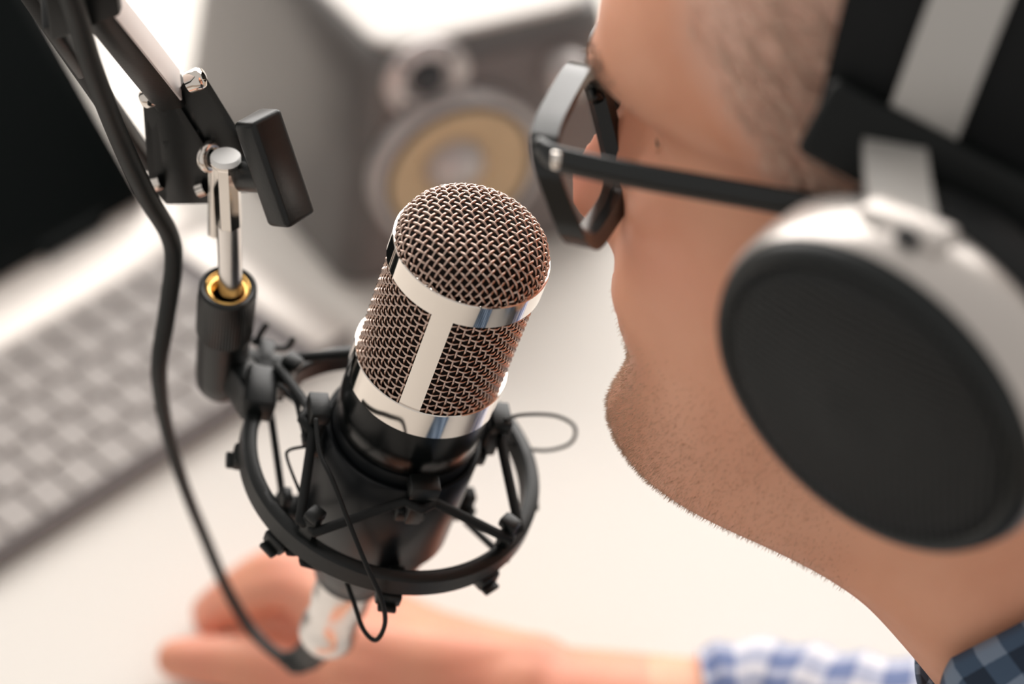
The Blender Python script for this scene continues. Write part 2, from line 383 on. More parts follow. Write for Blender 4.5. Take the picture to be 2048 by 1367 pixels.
for a in POST:
    lf = local_frame(RR - 0.0012, a, ZR + 0.0038)
    t1 = rbox(0.0042, 0.0052, 0.0120, 0.0009); t2 = rbox(0.0058, 0.0050, 0.0036, 0.0010)
    obj('ring_post', MF.vf(join(lf.vf(t1), lf.vf((t2[0] + V(-0.0008, 0, 0.0054), t2[1])))), 'black_plastic', sm, auto=40)
for a in (-90, -45, 0, 45, 90, 135, 180, 225):
    a += 0 if a % 90 else 3
    lf = local_frame(RR + 0.0012, a, ZR - 0.0085); t1 = rbox(0.0044, 0.0078, 0.0046, 0.0008); t2 = rbox(0.0032, 0.0058, 0.0018, 0.0006)
    obj('ring_clip', MF.vf(join(lf.vf(t1), lf.vf((t2[0] + V(0.0026, 0, -0.0022), t2[1])))), 'black_plastic', sm, auto=40)
# elastic: upper zigzag and lower zigzag
def zig(r1, z1, A1, r2, z2, A2, s):
    pts = []
    for i in range(4):
        pts += [pol(r1, A1[i] - s, z1), pol(r1 + 0.0025, A1[i], z1 + 0.0001), pol(r1, A1[i] + s, z1)]
        am = A2[i]; pts += [pol(r2, am - 3.2, z2), pol(r2 - 0.0030 if r2 > r1 else r2, am, z2), pol(r2, am + 3.2, z2)]
    return pts
H_ = [-80, 10, 100, 190]; P_ = [-35, 55, 145, 235]
def lin(pts, n=6):
    out = []; m_ = len(pts)
    for i in range(m_):
        a, b_ = pts[i], pts[(i + 1) % m_]
        for t in np.arange(n) / n: out.append(a + (b_ - a) * t)
    return np.array(out)
obj('elastic_cord', MF.vf(tube(lin(zig(0.0300, -0.0775, H_, RR + 0.0012, ZR + 0.0062, P_, 9)), 0.00155, 10, closed=True)), 'elastic', sm, label='upper elastic cord zigzagging between hooks and ring')
obj('elastic_cord', MF.vf(tube(lin(zig(0.0300, -0.1180, H_, RR + 0.0012, ZR - 0.0085, P_, 9)), 0.00115, 10, closed=True)), 'elastic', sm, label='lower elastic cord zigzagging under the ring')
def loop_px(pts, r, label):
    q = spline([P(x, y, d) for x, y, d in pts], 10)
    obj('cord_loop', tube(q, r, 10, round_caps=True), 'elastic', sm, label=label)
loop_px([(632, 840, .713), (640, 905, .708), (665, 960, .704), (700, 1050, .702), (733, 1130, .706), (762, 1195, .712), (770, 1245, .718), (752, 1279, .722), (727, 1258, .724), (708, 1205, .724), (690, 1155, .728)], 0.00075, 'long slack cord loop hanging in front of the ring')
loop_px([(1010, 838, .735), (1045, 829, .750), (1105, 830, .765), (1143, 846, .772), (1151, 868, .775), (1136, 889, .776), (1095, 900, .774), (1050, 896, .770), (1000, 880, .765)], 0.00060, 'thin cord loop sticking out beside the right hook')
loop_px([(640, 890, .727), (606, 893, .730), (578, 900, .732), (574, 915, .732), (592, 965, .728), (618, 1025, .724), (634, 1060, .722)], 0.00050, 'small thin cord loop inside the ring')
loop_px([(560, 770, .745), (590, 800, .738), (600, 835, .733), (612, 880, .728)], 0.00075, 'short cord behind the left hook')
# swivel bracket and socket
A_ = P(456, 572, .739); B_ = P(440, 772, .779)
sf = frame_z(B_, A_ - B_); LS = np.linalg.norm(A_ - B_)
prof = [(1e-5, 0), (0.0066, 0.0003), (0.0078, 0.0030), (0.0082, 0.008), (0.0084, LS * 0.58)]
obj('socket', sf.vf(lathe(prof, 48)), 'black_plastic', sm, auto=50, label='rounded black swivel socket')
vs, fs = lathe([(0.0080, LS * 0.57), (0.0090, LS * 0.585), (0.0091, LS * 0.90), (0.0089, LS * 0.985), (0.0082, LS), (0.0072, LS * 0.995), (0.0070, LS * 0.93)], 120)
ang = np.arctan2(vs[:, 1], vs[:, 0]); k_ = (vs[:, 2] > LS * 0.58) & (vs[:, 2] < LS * 0.93)
idx = np.round(ang / (2 * PI / 120)).astype(int) % 2
vs[k_ & (idx == 0), :2] *= 0.972
obj('knurled_nut', sf.vf((vs, fs)), 'black_plastic', sm, smooth=True, auto=30, label='knurled black nut')
obj('brass_insert', sf.vf(lathe([(0.0071, LS * 0.90), (0.0071, LS * 0.985), (0.0064, LS * 1.0), (0.0052, LS * 0.97), (0.0040, LS * 0.955), (0.0035, LS * .93)], 48)), 'brass', sm, label='shiny brass thread insert')
# bracket from socket to ring
e0 = sf((0.004, -0.001, LS * 0.22)); e1 = P(510, 800, .752)
bx = nrm(e1 - e0); fb_ = Fr((e0 + e1) / 2, bx, nrm(np.cross(MZ, bx)), nrm(np.cross(bx, np.cross(MZ, bx))))
Lb = np.linalg.norm(e1 - e0)
obj('bracket', join(fb_.vf(rbox(Lb + 0.006, 0.0095, 0.0120, 0.0015)), (rbox(0.010, 0.016, 0.009, 0.0012)[0] @ MF.m.T + P(520, 785, .750), rbox(0.010, 0.016, 0.009, 0.0012)[1])), 'black_plastic', sm, auto=40, label='bracket joining the socket to the ring')
g0 = P(530, 718, .775)
obj('bracket_plate', Fr(g0, MF.m[:, 0], MF.m[:, 1], MF.m[:, 2]).vf(join(rbox(0.016, 0.0055, 0.0025, 0.0008), rbox(0.0055, 0.016, 0.0025, 0.0008))), 'black_plastic', sm, auto=40, label='small cross shaped plate on the bracket')
obj('cord_hook', tube(spline([P(505, 680, .78), P(522, 690, .78), P(560, 697, .782), P(577, 693, .782), P(586, 678, .78)], 8), 0.0011, 8, round_caps=True), 'black_plastic', sm)
obj('cord_hook', tube(spline([P(512, 684, .78), P(522, 665, .778), P(532, 650, .776)], 8), 0.0011, 8, round_caps=True), 'black_plastic', sm)

# ------------------------------------------------------------------ boom arm
ba = empty('boom_arm', P(360, 390, .735), 'black tubular boom arm with chrome bolts and wing knob', 'boom arm')
tp = P(451, 314, .708); bt = P(458, 450, .724); b2 = P(461, 578, .7405)
pf = frame_z(bt, tp - bt); L1 = np.linalg.norm(tp - bt)
hexv = lathe([(1e-5, L1), (0.0041, L1), (0.0044, L1 - 0.0004), (0.0044, L1 - 0.0022), (0.0040, L1 - 0.003), (0.0040, 0.0006), (0.0036, 0), (0.003, 0)], 8)
obj('post_head', pf.vf((hexv[0] @ np.array([[math.cos(.25), math.sin(.25), 0], [-math.sin(.25), math.cos(.25), 0], [0, 0, 1]]), hexv[1])), 'chrome', ba, smooth=False, label='polished faceted chrome post')
obj('post_cap', pf.vf(lathe([(1e-5, L1 + 0.0006), (0.0042, L1 + 0.0006), (0.0045, L1 + 0.0002), (0.0045, L1 - 0.0012), (0.0041, L1 - 0.0016)], 32)), 'cap_sky_white', ba, auto=40, label='end cap of the post, sky reflection painted white')
obj('post_tube', cyl(b2 + (b2 - bt) * 0.03, bt + (tp - bt) * 0.05, 0.0037, 32), 'chrome_satin', ba, auto=40)
obj('post_sleeve', cyl(P(430, 470, .738), P(430, 330, .722), 0.0022, 20), 'chrome', ba, auto=40)
# eye clamp behind post
ec = P(420, 312, .718); ez_ = nrm(P(480, 330, .712) - P(410, 312, .720))
ef = frame_z(ec, ez_); aa = np.arange(32) / 32 * 2 * PI
obj('clamp_ring', ef.vf(tube(np.stack([0.0036 * np.cos(aa), 0.0036 * np.sin(aa), 0 * aa], -1), 0.0015, 10, closed=True)), 'chrome', ba)
# clevis plates: outline on the plate plane given by pixels, true thickness sideways
side = nrm(P(393, 160, .700) - P(298, 195, .7055))        # direction across the clevis
def plate(px, d0, shift, th, name='clevis_plate'):
    q = [P(x, y, d) for x, y, d in px]; q = [a + side * shift for a in q]
    c = np.mean(q, 0); k = len(q); vs = [a for a in q] + [a + side * th for a in q]
    fs = [list(range(k))[::-1], list(range(k, 2 * k))] + [(i, (i + 1) % k, k + (i + 1) % k, k + i) for i in range(k)]
    bm = bmesh.new(); vv = [bm.verts.new(x) for x in vs]
    for f_ in fs: bm.faces.new([vv[i] for i in f_])
    bmesh.ops.recalc_face_normals(bm, faces=bm.faces); bmesh.ops.bevel(bm, geom=list(bm.edges), offset=0.0004, segments=2, profile=0.5, affect='EDGES')
    bm.verts.index_update(); r = np.array([x.co[:] for x in bm.verts]), [[x.index for x in f_.verts] for f_ in bm.faces]; bm.free()
    return obj(name, r, 'black_plastic', ba, auto=40)
PL = [(284, 200, .708), (300, 178, .704), (322, 176, .703), (420, 330, .722), (424, 408, .734), (332, 410, .738), (296, 372, .732)]
plate(PL, 0, 0.0, 0.0022)
plate([(x + 2, y + 2, d) for x, y, d in PL], 0, 0.0122, 0.0022)
obj('clevis_bridge', (rbox(0.013, 0.0028, 0.022, 0.0005)[0] @ np.stack([side, nrm(np.cross(side, P(330, 200, .70) - P(400, 380, .73))), nrm(P(330, 200, .70) - P(400, 380, .73))], 0) + P(342, 330, .728) + side * 0.0068, rbox(0.013, 0.0028, 0.022, 0.0005)[1]), 'black_plastic', ba, auto=40)
def bolt(x, y, d, r, L, dirv):
    a = P(x, y, d); f_ = frame_z(a, dirv)
    obj('bolt', f_.vf(lathe([(r * .98, -0.002), (r, 0), (r, L * .6), (r * .8, L * .9), (r * .45, L), (r * .42, L * .55), (1e-5, L * .5)], 24)), 'chrome', ba, auto=40)
bolt(302, 194, .7050, 0.0030, 0.0030, -side); bolt(390, 160, .6990, 0.0034, 0.0030, side)
bolt(399, 378, .7290, 0.0024, 0.0009, -side); bolt(312, 366, .7310, 0.0024, 0.0010, -side)
# square tubes
def bar(a, b, wx, wy, m_='black_plastic', name='arm_tube', up=V(0, 0, 1), bev=0.0012):
    z = nrm(b - a); x = nrm(side - z * (side @ z)); y = np.cross(z, x); L = np.linalg.norm(b - a)
    v, f = rbox(wx, wy, L, bev); return obj(name, Fr((a + b) / 2, x, y, z).vf((v, f)), m_, ba, auto=40)
ta, tb = P(342, 190, .7105), P(142, -60, .6345)
tz = nrm(tb - ta); tx = nrm(side - tz * (side @ tz)); ty = np.cross(tz, tx); ty = ty * (1 if ty[2] > 0 else -1)
vd = nrm(C_ - (ta + tb) / 2) * .8 + R_ * .45 + U_ * .45; ty = nrm(vd - tz * (vd @ tz)); tx = np.cross(ty, tz)
obj('arm_tube', Fr((ta + tb) / 2, tx, ty, tz).vf(rbox(.0104, .0088, np.linalg.norm(tb - ta), .0010)), 'black_plastic', ba, auto=40)
obj('arm_sheen', Fr((ta + tb) / 2 + ty * .0044 + tz * .0025, tx, ty, tz).vf(rbox(.0098, .0008, np.linalg.norm(tb - ta) * .94, .0003)), 'arm_glare', ba, auto=40, label='window sheen painted as a pale strip on the black arm tube')
bar(P(300, 330, .742), P(20, -70, .672), 0.0050, 0.0060, name='tension_rod')
# joint at the top
j0 = P(130, 10, .655)
obj('joint_plate', Fr(P(165, -12, .640), side, nrm(np.cross(V(0, 0, 1), side)), V(0, 0, 1)).vf(rbox(0.022, 0.004, 0.020, 0.001)), 'black_plastic', ba, auto=40)
obj('joint_plate', Fr(P(130, 70, .668), side, nrm(np.cross(nrm(P(130, 70, .668) - P(80, 0, .65)), side)), nrm(P(130, 70, .668) - P(80, 0, .65))).vf(rbox(0.004, 0.012, 0.030, 0.001)), 'black_plastic', ba, auto=40)
# wing knob
ks = P(478, 348, .716); ke = P(536, 352, .706)
obj('knob_shaft', cyl(ks, ke, 0.0052, 32), 'black_plastic', ba, auto=40)
kz = nrm(ke - ks); ka = P(497, 238, .700); kb = P(585, 432, .708)
kl = nrm(kb - ka - kz * ((kb - ka) @ kz)); kw = np.cross(kz, kl)
kv, kf = rbox(0.0118, 0.0335, 0.0100, 0.0017, 3)
kv[:, 0] *= 1.0; 
ctr = (ka + kb) / 2 + kz * 0.000
kv[:, 2] += 0.0022 * np.abs(kv[:, 1] / 0.0167) ** 2
obj('wing_knob', Fr(ctr, kw, kl, kz).vf((kv, kf)), 'black_plastic', ba, auto=50, label='black wing shaped tightening knob')
obj('knob_rib', Fr(ctr + kz * 0.0045, kw, kl, kz).vf(lathe([(1e-5, .0018), (0.0030, .0018), (0.0042, 0), (0.0042, -.004)], 24)), 'black_plastic', ba)

# ------------------------------------------------------------------ cable
mcb = empty('microphone_cable', MF((0, 0, -0.20)), 'black microphone cable with silver plug hanging from the boom arm', 'cable')
cz = [(120, -60, .615), (150, 20, .63), (182, 130, .652), (232, 260, .685), (292, 388, .715), (338, 468, .735), (347, 530, .745), (332, 640, .760), (318, 740, .775), (332, 850, .80), (368, 970, .83), (410, 1075, .86), (455, 1180, .875), (505, 1262, .875), (560, 1312, .862), (600, 1322, .852), (622, 1300, .842)]
q = spline([P(*p_) for p_ in cz], 12)
obj('cord', tube(q, np.interp(np.arange(len(q)), [0, len(q) * .45, len(q) * .62, len(q)], [.0031, .0029, .0021, .0021]), 16), 'black_rubber', mcb, label='black rubber cord')
obj('plug_shell', MF.vf(lathe([(1e-5, -0.153), (0.0088, -0.1525), (0.0098, -0.156), (0.0098, -0.168), (0.0092, -0.171), (0.0088, -0.180), (0.0098, -0.182), (0.0098, -0.187), (0.0080, -0.1905), (0.005, -0.192), (1e-5, -0.192)], 40)), 'chrome_satin', mcb, auto=40, label='silver plug shell')
obj('strain_relief', tube(spline([MF((0, 0, -0.189)), P(622, 1304, .845), P(600, 1322, .852), P(570, 1317, .858)], 8), [.006] * 4 + [.0055] * 8 + [.0045] * 8 + [.0030] * 5, 16), 'black_rubber', mcb, label='black rubber strain relief')

# ------------------------------------------------------------------ laptop
h_ = V(math.cos(PI / 4), math.sin(PI / 4), 0); nf = V(h_[1], -h_[0], 0); zz_ = V(0, 0, 1)
LF = Fr(V(0, 0.0065, 0), h_, nf, zz_)         # local x along the rows, y towards the typist, z up
lp = empty('laptop', LF((0.35, -0.68, 0)), 'open silver laptop with grey keys and black screen beside the cable', 'laptop')
LZ = 0.010; S0, S1, Q0, Q1 = 0.185, 0.525, -0.768, -0.6262
KS0, KS1, KQ0, KQ1 = 0.205, 0.5035, -0.7285, -0.6275
def lslab(x0, x1, y0, y1, z0, z1, bev=0.001): return LF.vf(slab(x0, x1, y0, y1, z0, z1, bev))
# deck built as four strips round the keyboard well
obj('base', lslab(S0, S1, Q0, Q1, 0.0015, LZ - 0.0030, 0.001), 'laptop_edge_shade', lp, auto=40, label='lower shell, its edge shade put into dark grey')
obj('deck', join(lslab(S0, S1, Q0, KQ0, LZ - 0.0032, LZ, 0.0006), lslab(S0, KS0, KQ0 - .001, KQ1 + .001, LZ - 0.0032, LZ, 0.0003), lslab(KS1, S1, KQ0 - .001, KQ1 + .001, LZ - 0.0032, LZ, 0.0003)), 'laptop_silver', lp, auto=40, label='pale silver deck round the keys')
obj('front_edge', lslab(S0, S1, KQ1 - .0012, Q1, LZ - 0.0032, LZ - .0002, 0.0004), 'laptop_edge_shade', lp, auto=40, label='front edge below the keys, shade painted as a dark colour')
obj('keyboard_well', lslab(KS0, KS1, KQ0, KQ1, LZ - 0.0031, LZ - 0.0026, 0), 'laptop_well', lp, smooth=False)
for fx in (S0 + .03, S1 - .03):
    for fy in (Q0 + .02, Q1 - .015): obj('rubber_foot', lslab(fx - .006, fx + .006, fy - .004, fy + .004, 0, .0020, .0004), 'black_rubber', lp)
PX = 0.01742; rows_ = [(-0.7270, -0.7145, 0.0), (-0.7125, -0.6938, 0.0), (-0.6918, -0.6730, 0.0), (-0.6708, -0.6522, 0.0), (-0.6502, -0.6305, 0.0)]
mesh_cache = {}
for ri, (a, b_, sh) in enumerate(rows_):
    off = [0.3718, 0.3718, 0.3790, 0.3835, 0.3718][ri]; x = off - PX * 9
    while x + PX < KS1 + 0.001:
        if x > KS0 - 0.001:
            key = (round(b_ - a, 4))
            cx, cy = x + PX / 2, (a + b_) / 2
            if key not in mesh_cache:
                v, f = rbox(PX - 0.0017, b_ - a + .0003, 0.0030, 0.0006, 1)
                o = obj('key', (LF.m @ v.T).T[:, :].copy().reshape(-1, 3).__class__ and ((v @ LF.m.T) + LF((cx, cy, LZ - 0.0012)), f), 'laptop_key', lp, auto=40)
                mesh_cache[key] = o
            else:
                o = mesh_cache[key].copy(); link(o); o.parent = lp
                o.location = Vector((LF((cx, cy, LZ - 0.0012))) * S) - lp.location
        x += PX
for s in (S0 + 0.05, S1 - 0.07):
    obj('hinge', cyl(LF((s, Q0 + 0.001, LZ + 0.002)), LF((s + 0.035, Q0 + 0.001, LZ + 0.002)), 0.0042, 20), 'bezel_black', lp, auto=40)
TI = math.radians(42); lu = V(0, -math.sin(TI), math.cos(TI)); ln_ = V(0, math.cos(TI), math.sin(TI))
lo = V(0, Q0 + 0.004, LZ + 0.001)
def lid(x0, x1, u0, u1, n0, n1, bev=0.001):
    v, f = slab(x0, x1, u0, u1, n0, n1, bev)
    q = np.outer(v[:, 0], V(1, 0, 0)) + np.outer(v[:, 1], lu) + np.outer(v[:, 2], ln_) + lo
    return LF(q), f
obj('lid', lid(S0, S1 - 0.008, 0.0, 0.215, -0.005, 0.0, 0.0015), 'laptop_silver', lp, auto=40)
obj('bezel', lid(S0 + 0.001, S1 - 0.009, 0.001, 0.214, -0.001, 0.0008, 0.0004), 'bezel_black', lp, auto=40, label='black screen bezel')
obj('screen', lid(S0 + 0.008, S1 - 0.016, 0.012, 0.206, 0.0004, 0.0011, 0), 'screen_black', lp, smooth=False, label='dark switched-off screen')

# ------------------------------------------------------------------ loudspeaker
b0 = D(688, 590); BETA = math.radians(22)
sx_ = V(math.cos(BETA), math.sin(BETA), 0); sy_ = V(-math.sin(BETA), math.cos(BETA), 0)
SF = Fr(b0, sx_, sy_, zz_)
sp = empty('loudspeaker', SF((0.06, 0.09, 0)), 'grey desktop loudspeaker with window reflection painted on its top and gold cone behind the microphone', 'loudspeaker')
SW, SH, SD = 0.150, 0.1275, 0.185
def outline(w0, w1, d, r, n=8, inset=0.0, x0=0.0):
    P0 = [(x0 + inset, inset), (x0 + w0 - inset, inset), (x0 + w0 + w1 - inset, d - inset), (x0 - w1 + inset, d - inset)]
    rad = [r, r, r * 1.6, r * 1.6]; out = []
    for i in range(4):
        p_, a, b_ = V(*P0[i]), V(*P0[i - 1]), V(*P0[(i + 1) % 4]); da, db = nrm(a - p_), nrm(b_ - p_); rr = rad[i]
        s_, e_ = p_ + da * rr, p_ + db * rr
        for t in np.linspace(0, 1, n): out.append((1 - t) ** 2 * s_ + 2 * t * (1 - t) * p_ + t * t * e_)
    return np.array(out)
rows = []
for zt in (0, .004, .03, .07, .10, SH - .008, SH - .003, SH - .0008, SH):
    ins = 0.0 if .004 <= zt <= SH - .008 else (0.003 if zt == 0 else {SH - .003: .0015, SH - .0008: .004, SH: .008}[zt])
    lean = 0.0205 * zt / SH
    ol = outline(SW - 2 * lean, 0.030, SD - lean, 0.014, inset=ins, x0=lean); rows.append(np.concatenate([ol, np.full((len(ol), 1), zt)], 1))
v, f = grid_loft(rows); k = len(rows[0]); f = f + [list(range(k))[::-1], [(len(rows) - 1) * k + i for i in range(k)]]
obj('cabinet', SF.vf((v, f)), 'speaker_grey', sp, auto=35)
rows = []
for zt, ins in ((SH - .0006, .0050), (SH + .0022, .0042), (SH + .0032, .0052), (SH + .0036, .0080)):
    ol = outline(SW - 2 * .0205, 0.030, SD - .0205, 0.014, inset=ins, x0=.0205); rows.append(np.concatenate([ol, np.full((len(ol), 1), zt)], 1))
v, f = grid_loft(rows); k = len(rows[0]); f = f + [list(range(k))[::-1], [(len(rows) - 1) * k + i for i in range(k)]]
obj('top_glare', SF.vf((v, f)), 'speaker_glare', sp, auto=35, label='off-white slab painting the window reflection on the cabinet top')
FF = Fr(SF((0, -0.0005, 0)), sx_, -zz_ * 0 + zz_, -sy_)          # front plane: x across, y up, z outwards
def on_front(px, py):
    r = F_ + R_ * (px - 1024) / FPX + U_ * (683.5 - py) / FPX; n = -sy_; t = ((FF.o - C_) @ n) / (r @ n); q_ = C_ + r * t - FF.o
    return q_ @ sx_, q_[2]
def front_lathe(name, cx, cy, prof, m_, n=48, label=None, sc=(1, 1)):
    v, f = lathe(prof, n); v = v * V(sc[0], sc[1], 1) + V(cx, cy, 0); return obj(name, FF.vf((v, f)), m_, sp, auto=50, label=label)
bfl = poly_prism([(0.010, 0.008), (SW - 0.010, 0.008), (SW - 0.026, SH - 0.010), (0.026, SH - 0.010)], -0.001, 0.0015, 0.0006)
obj('baffle', FF.vf(bfl), 'speaker_front', sp, auto=40)
wx_, wy_ = on_front(905, 322)
front_lathe('woofer_frame', wx_, wy_, [(0.036, 0.0015), (0.0465, 0.0015), (0.0465, 0.0085), (0.045, 0.0100), (0.042, 0.0100), (0.039, 0.0085), (0.036, 0.0015)], 'driver_silver', label='silver ring round the woofer', sc=(.90, .90))
front_lathe('woofer_surround', wx_, wy_, [(0.0415, 0.0090), (0.0400, 0.0115), (0.0385, 0.0115), (0.0372, 0.0085)], 'driver_dark', sc=(.90, .90))
front_lathe('woofer_cone', wx_, wy_, [(0.0385, 0.0100), (0.028, 0.0068), (0.015, 0.0032), (0.011, 0.0022)], 'cone_gold', label='gold woofer cone', sc=(.90, .90))
front_lathe('dust_cap', wx_, wy_, [(0.0165, 0.0030), (0.0150, 0.0065), (0.0105, 0.0095), (0.005, 0.0110), (1e-5, 0.0114)], 'driver_silver', label='silver dust cap', sc=(.90, .90))
tx_, ty_ = on_front(850, 150)
front_lathe('tweeter_plate', tx_, ty_, [(1e-5, 0.0015), (0.0200, 0.0015), (0.0200, 0.0035), (0.0185, 0.0045), (0.0115, 0.0045), (0.0095, 0.002), (1e-5, 0.002)], 'driver_silver', label='silver tweeter plate')
front_lathe('tweeter_dome', tx_, ty_, [(0.0085, 0.002), (0.007, 0.0055), (0.0036, 0.0074), (1e-5, 0.0080)], 'driver_dark')
for a in (45, 135, 225, 315): front_lathe('screw', tx_ + .0155 * math.cos(math.radians(a)), ty_ + .0155 * math.sin(math.radians(a)), [(1e-5, 0.0058), (0.0018, 0.0055), (0.0022, 0.0042)], 'driver_dark', 12)
kx_, ky_ = on_front(1125, 80)
front_lathe('control_knob', min(kx_, SW - 0.036), min(ky_, SH - 0.026), [(1e-5, 0.013), (0.009, 0.0125), (0.0105, 0.011), (0.0115, 0.0015)], 'driver_silver', label='silver control knob')

# ------------------------------------------------------------------ person
HS = 0.8397
HM = np.array([[-0.95584928, -0.28397688, 0.07555977], [0.29375147, -0.9302799, 0.21974845], [0.00788826, 0.23224219, 0.972626]])
HT = V(0.11054003, 0.50651497, 0.32813538)
class HFr(Fr):
    pass
HF = Fr(HT, HM[:, 0] * HS, HM[:, 1] * HS, HM[:, 2] * HS)
def to_head(w_): return (np.asarray(w_) - HT) @ HM / HS
pe = empty('person', (0.30, 0.44, ZF), 'man in blue checked shirt leaning towards the microphone', 'person')
NU = 144
ph = np.arange(NU) / NU * 2 * PI          # 0 front, pi/2 left, pi back
def row(xf, zf, xb, zb, w_, xm=None, nfr=2.3, nbk=2.2):
    xm = (xf * .42 + xb * .58) if xm is None else xm
    c, s = np.cos(ph), np.sin(ph); n_ = np.where(c > 0, nfr, nbk)
    cx = np.sign(c) * np.abs(c) ** (2 / n_); sy = np.sign(s) * np.abs(s) ** (2 / n_)
    x = np.where(c > 0, xm + (xf - xm) * cx, xm + (xm - xb) * cx); t = (x - xb) / (xf - xb)
    return np.stack([x, w_ * sy, zb + (zf - zb) * t], -1)
#        xf     zf     xb     zb     w     xm    nf   nb
HK = [(-.010, .1395, -.030, .1395, .008, None, 2, 2),
      (.022, .1370, -.060, .1370, .034, None, 2, 2),
      (.052, .1285, -.082, .1270, .054, None, 2.1, 2),
      (.081, .113, -.100, .110, .068, None, 2.4, 2.1),
      (.099, .093, -.110, .092, .0755, -.008, 2.65, 2.1),
      (.1070, .073, -.1145, .073, .0785, -.004, 2.8, 2.1),
      (.1085, .056, -.1145, .056, .0785, -.002, 2.85, 2.1),
      (.1055, .044, -.1125, .044, .0770, -.002, 2.75, 2.1),
      (.0950, .033, -.109, .033, .0745, -.004, 2.5, 2.1),
      (.0925, .018, -.104, .018, .0730, -.004, 2.55, 2.1),
      (.0935, .000, -.097, .002, .0715, 0, 2.6, 2.1),
      (.0945, -.016, -.090, -.012, .0690, 0, 2.6, 2.1),
      (.0945, -.029, -.085, -.024, .0665, .002, 2.6, 2.1),
      (.0940, -.043, -.080, -.036, .0640, .004, 2.55, 2.1),
      (.0885, -.058, -.077, -.047, .0615, .006, 2.45, 2.1),
      (.0890, -.073, -.076, -.057, .0585, .006, 2.3, 2.1),
      (.0905, -.089, -.077, -.067, .0555, .004, 2.15, 2.1),
      (.0860, -.1020, -.079, -.077, .0535, .000, 2.05, 2.1),
      (.0750, -.1090, -.083, -.087, .0520, -.006, 2.0, 2.1),
      (.0540, -.1120, -.088, -.097, .0515, -.014, 2.0, 2.1),
      (.0300, -.1160, -.094, -.108, .0520, -.024, 2.0, 2.1),
      (.0090, -.1250, -.101, -.120, .0520, -.038, 2.0, 2.1),
      (-.011, -.1410, -.111, -.133, .0525, -.054, 2.0, 2.1),
      (-.030, -.1590, -.122, -.147, .0540, -.070, 2.0, 2.1),
      (-.047, -.1760, -.135, -.160, .0600, -.085, 2.0, 2.1)]
HK = [list(k) for k in HK]
for k in HK:
    if k[5] is None: k[5] = k[0] * .42 + k[2] * .58
# dense interpolation of keyframes (Catmull-Rom)
KD = spline([V(*k) for k in HK], 8)
hrows = [row(*k) for k in KD]
head = np.array(hrows)                    # rows x NU x 3, head coordinates
X, Y, Z = head[..., 0].copy(), head[..., 1].copy(), head[..., 2].copy()
front = np.clip((X - 0.02) / 0.05, 0, 1)
def g(y0, z0, sy, sz): return np.exp(-((Y - y0) / sy) ** 2 - ((Z - z0) / sz) ** 2)
dx = np.zeros_like(X); dy = np.zeros_like(X)
# nose
nz = np.interp(Z, [-.030, -.024, -.016, -.006, .004, .016, .028, .038, .046], [0, .007, .0175, .0230, .0195, .0130, .0075, .0030, 0])
nwid = np.interp(Z, [-.03, -.012, .0, .02, .04], [.0135, .0145, .0110, .0085, .0100])
dx += front * nz * np.exp(-(np.abs(Y) / nwid) ** 2.4)
for s in (-1, 1):
    dx += front * .0075 * g(s * .0125, -.013, .0058, .008)            # nostril wings
    dx -= front * .0125 * g(s * .031, .026, .0155, .0115)             # eye sockets
    dx += front * .0065 * g(s * .031, .025, .0125, .0080)             # lids
    dx += front * .0050 * g(s * .030, .046, .020, .0060)              # brow ridge
    dx += front * .0030 * g(s * .052, .000, .016, .012)               # cheekbone
    dy += s * .0020 * g(s * .066, .002, .02, .012)
    dx += front * .0022 * g(s * .030, -.030, .012, .016)              # fold beside the mouth
    dx -= front * .0030 * g(s * .0265, -.043, .005, .004)
dx += front * .0035 * g(0, -.0380, .021, .0045); dx += front * .0040 * g(0, -.0490, .018, .0048)   # lips
dx -= front * .0038 * g(0, -.0434, .024, .0020)
dx += front * .0050 * g(0, -.090, .020, .014)                         # chin
dx -= front * .0015 * g(0, -.0275, .003, .006)
head[..., 0] = X + dx; head[..., 1] = Y + dy
wrows = [HF(r) for r in head]
# torso rows in world
BF = nrm((-0.93, 0.26, -0.25)); BL = nrm(np.cross(V(0, 0, 1), nrm((-0.96, 0.28, 0))))
def trow(c, fw, bk, w_, tilt=0.25, n_=2.3):
    fdir = nrm((-0.96, 0.28, -tilt)); cc, ss = np.cos(ph), np.sin(ph)
    cx = np.sign(cc) * np.abs(cc) ** (2 / n_); sy = np.sign(ss) * np.abs(ss) ** (2 / n_)
    d = np.where(cc > 0, fw, bk)
    return np.asarray(c) + (cx * d)[:, None] * fdir + (sy * w_)[:, None] * BL
TR = [((.180, .447, .150), .055, .062, .090, .45), ((.205, .440, .118), .062, .075, .140, .45), ((.228, .432, .078), .092, .085, .165, .40), ((.262, .426, .035), .092, .095, .165, .20), ((.322, .418, -.055), .080, .092, .160, .06), ((.330, .416, -.110), .080, .090, .155, .10), ((.345, .410, -.190), .085, .085, .150, 0.0), ((.350, .408, -.300), .085, .085, .155, 0.0)]
trs = [trow(*t) for t in TR]
last = wrows[-1]; allr = wrows + [last * (1 - t) + trs[0] * t for t in (.33, .66)]
for a, b_ in zip(trs[:-1], trs[1:]): allr += [a * (1 - t) + b_ * t for t in np.arange(6) / 6]
allr.append(trs[-1])
bv, bf = grid_loft(allr)
top_c = len(bv); bv = np.concatenate([bv, [allr[0].mean(0)], [allr[-1].mean(0)]])
bf = bf + [(top_c, (i + 1) % NU, i) for i in range(NU)] + [(top_c + 1, (len(allr) - 1) * NU + i, (len(allr) - 1) * NU + (i + 1) % NU) for i in range(NU)]
parts = [(bv, bf)]
def limb(pts, r, n=24, k=6, squash=None, up=None):
    q_ = spline(pts, k); rr = np.interp(np.linspace(0, len(pts) - 1, len(q_)), np.arange(len(pts)), r)
    parts.append(tube(q_, rr, n, round_caps=True, squash=squash, up=up))
